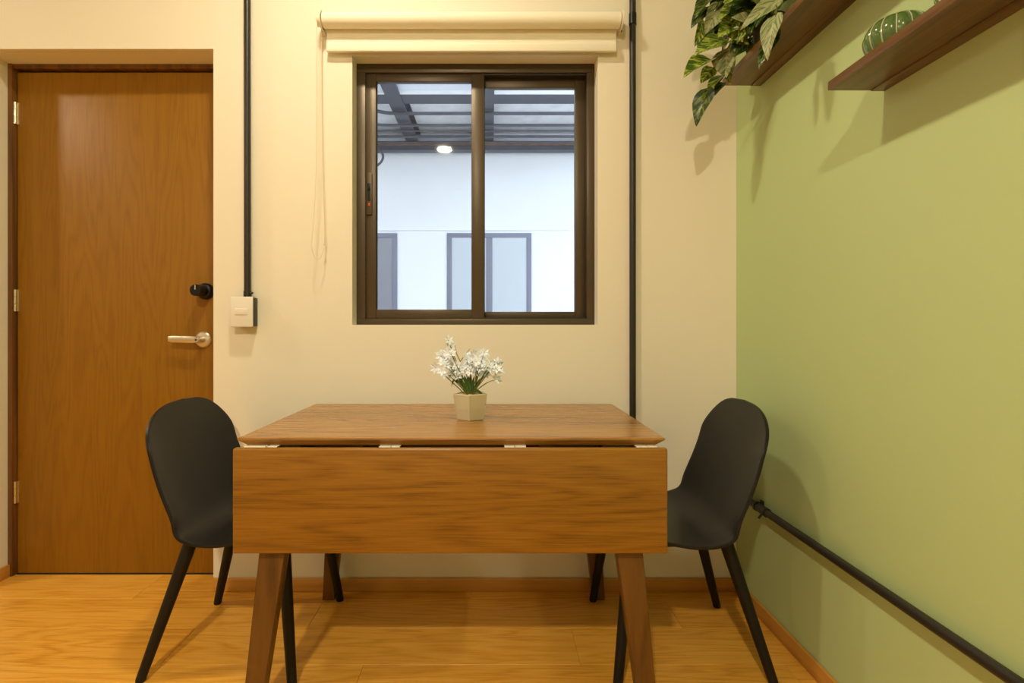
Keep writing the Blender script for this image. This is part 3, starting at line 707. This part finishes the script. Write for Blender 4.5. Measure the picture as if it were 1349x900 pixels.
# ribbed ornament
oc = Vector((0.889, 1.165, SZ2))
prof = [(0.030, 0), (0.046, 0.004), (0.058, 0.018), (0.0635, 0.036), (0.062, 0.052), (0.053, 0.068), (0.038, 0.078), (0.018, 0.082), (0.004, 0.081)]
sp = [Vector((r, 0, h)) for r, h in prof]; sp = [(p.x, p.z) for p in spline(sp, 4)]
NR = 14
e = empty('ribbed_ornament', oc, 'glossy green ribbed round ornament with painted glint lines on the lower shelf', 'ornament')
obj('body', lathe(NB(), sp, oc, NR*8, rib=lambda a: 1-0.075*(1-abs(math.sin(a*NR/2)))**1.5), M['glaze'], e, angle=60)
for k in range(NR):
    a = 2*math.pi*k/NR
    obj('glint_line', tube(NB(), [oc+Vector((r*0.945*math.cos(a), r*0.945*math.sin(a), h)) for r, h in sp[2:-2]], 0.0016, 6), M['glint'], e)
oc = Vector((0.889, 0.985, SZ2))
prof = [(0.025, 0), (0.042, 0.004), (0.052, 0.03), (0.054, 0.055), (0.046, 0.085), (0.030, 0.105), (0.026, 0.118), (0.029, 0.125), (0.024, 0.124)]
e = empty('white_vase', oc, 'small rounded white vase with green sides behind the ribbed ornament', 'vase')
obj('body', lathe(NB(), [(p.x, p.z) for p in spline([Vector((r, 0, h)) for r, h in prof], 4)], oc, 40), M['cerw'], e)
for k in range(10):
    a = 2*math.pi*(k+0.35)/10
    obj('green_line', tube(NB(), [oc+Vector((r*math.cos(a), r*math.sin(a), h)) for r, h in [(p.x, p.z) for p in spline([Vector((r, 0, h)) for r, h in prof[1:6]], 4)]], 0.003, 6), M['glaze'], e)

# ------------------------------------------------------------------ trailing plant on the upper shelf
PL = Vector((0.885, 1.70, SZ1))
pl = empty('trailing_plant', PL, 'trailing plant with variegated green and yellow leaves spilling over the upper shelf', 'plant')
obj('pot', lathe(NB(), [(0.038, 0), (0.050, 0.10), (0.053, 0.105), (0.047, 0.105), (0.044, 0.095)], PL, 28), M['darkpot'], pl)
def leaf_mesh(curl, fold):
    bm = NB(); uvl = bm.loops.layers.uv.new('UVMap')
    ns, nw = 10, 6; grid = []
    for i in range(ns+1):
        t = i/ns
        w_ = 0.5*((math.sin(math.pi*min(1, t**0.62)))**0.85) if 0 < t < 1 else 0.004
        back = 0.06*math.sin(math.pi*min(1, t*2.0)) if t < 0.5 else 0
        r = []
        for jx in range(nw+1):
            s = -1+2*jx/nw
            x = t - 0.10*abs(s)**1.5*(1-t)**3
            z = curl*(t**2)*-1.0 + fold*abs(s)*w_ - 0.10*(s*w_)**2*4*curl + 0.02*math.sin(t*9+s*2)
            r.append((bm.verts.new((x, s*w_, z)), (t, 0.5+0.5*s*min(1, w_*2))))
        grid.append(r)
    for r0, r1 in zip(grid, grid[1:]):
        for jx in range(nw):
            vs = (r0[jx], r0[jx+1], r1[jx+1], r1[jx])
            f = bm.faces.new([q[0] for q in vs])
            for lp, q in zip(f.loops, vs): lp[uvl].uv = q[1]
            f.smooth = True
    return bm
LM = []
for k, (cu, fo) in enumerate(((0.18, 0.30), (0.30, 0.20), (0.10, 0.42))):
    for mi in range(3):
        bm = leaf_mesh(cu, fo); me = bpy.data.meshes.new('leaf'); bm.to_mesh(me); bm.free(); me.materials.append(LEAFM[mi]); LM.append(me)
def leaf(basep, tipp, wid, mi, face, shape):
    o = bpy.data.objects.new('leaf', LM[shape*3+mi]); COL.objects.link(o); o.parent = pl
    ax = tipp-basep; ln = ax.length; ax.normalize()
    nz = (face - ax*face.dot(ax)).normalized(); ay = nz.cross(ax)
    m = Matrix((ax*ln, ay*wid, nz*ln)).transposed().to_4x4(); m.translation = basep-PL
    o.matrix_local = m
    return o
def LP(x, y, Y): return P(890+x*160/847, y*160/847, Y)
rng = random.Random(21)
toc = Vector((-0.60, -0.66, 0.05))
lv = [(230,625,118,832,112,1.80,0,0.0), (240,425,57,514,128,1.79,1,0.0), (340,285,138,345,132,1.76,1,0.2), (362,345,335,522,148,1.77,2,-0.2), (470,150,300,235,150,1.72,1,0.3),
      (700,115,602,345,110,1.48,2,-0.3), (650,300,580,432,62,1.53,0,0.2), (318,35,213,215,104,1.78,2,0.4), (215,55,118,150,80,1.82,0,0.3), (185,155,150,310,66,1.80,1,0.8),
      (440,55,295,125,100,1.70,1,-0.3), (470,60,385,130,92,1.68,0,0.2), (720,-5,478,132,92,1.50,2,0.4), (385,415,350,562,80,1.80,1,-0.4), (255,475,185,552,80,1.82,1,0.5),
      (335,530,212,632,84,1.82,1,-0.5), (330,580,270,652,52,1.83,0,0.3), (420,150,450,280,120,1.70,1,-0.4), (250,-20,130,90,95,1.80,0,0.1), (330,-30,240,60,90,1.78,0,-0.2),
      (420,-50,360,60,90,1.72,1,0.3), (520,-30,440,70,95,1.68,1,-0.2), (600,20,500,90,80,1.64,0,0.4), (580,100,520,210,80,1.66,0,-0.3), (520,120,450,250,70,1.68,1,0.5),
      (640,60,560,170,80,1.62,0,0.2), (680,-10,620,100,80,1.60,0,-0.4), (760,-20,690,80,70,1.56,0,0.2), (500,280,420,380,70,1.72,0,0.6), (450,300,380,345,40,1.74,0,0.0),
      (690,200,680,350,30,1.50,0,0.9), (250,640,200,720,40,1.81,2,0.9), (300,170,200,260,70,1.80,0,-0.6), (230,200,160,290,60,1.82,0,0.4), (330,230,270,160,80,1.79,0,0.2)]
for (x0, y0, x1, y1, wd, Y, mi, tw) in lv:
    b0 = LP(x0, y0, Y); t0 = LP(x1, y1, Y-rng.uniform(0.005, 0.04))
    leaf(b0, t0, wd*160/847*Y/F*1.28, mi, (toc+Vector((tw, rng.uniform(-0.1, 0.1), rng.uniform(-0.25, 0.4)))).normalized(), rng.randrange(3))
# the rest of the bushy crown, above and behind the leaves that show
for k in range(62):
    a = rng.uniform(0, 2*math.pi); el = rng.uniform(0.0, 1.2)
    c0 = Vector((0.835+rng.uniform(-0.05, 0.05), 1.71+rng.uniform(-0.14, 0.12), SZ1+0.09+rng.uniform(-0.03, 0.14)))
    dv = Vector((math.cos(a)*math.cos(el)-0.5, math.sin(a)*math.cos(el), math.sin(el)-0.45)).normalized()
    ln = rng.uniform(0.06, 0.10); t0 = c0+dv*ln
    if t0.x > XR-0.02 or c0.x > XR-0.03: continue
    if t0.z < SZ1+0.012 and t0.x > XR-0.145: continue
    leaf(c0, t0, ln*rng.uniform(0.55, 0.72), rng.choice((0, 0, 0, 1, 1, 2)), (toc+Vector((rng.uniform(-0.6, 0.6), rng.uniform(-0.4, 0.4), rng.uniform(0, 0.9)))).normalized(), rng.randrange(3))
top = PL+Vector((0, 0, 0.09))
for pts in ([(470,60,1.70), (340,285,1.77), (330,420,1.81), (335,530,1.825), (230,640,1.80)], [(470,60,1.70), (440,170,1.70), (362,345,1.775), (340,430,1.80)], [(560,-20,1.60), (690,20,1.505), (700,115,1.48), (650,300,1.53)],
            [(430,-40,1.72), (318,35,1.78), (215,55,1.82), (185,155,1.80)], [(540,220,1.72), (500,280,1.72), (380,350,1.76), (250,425,1.79)], [(500,-20,1.68), (540,100,1.66), (540,230,1.70)]):
    q = [LP(*p) for p in pts]
    a0 = top+Vector((-0.015, 0, 0.0)); up = a0.lerp(q[0], 0.5)+Vector((0, 0, 0.05))
    obj('vine', tube(NB(), spline([a0, up]+q, 6), 0.0022, 6), M['vine'], pl)
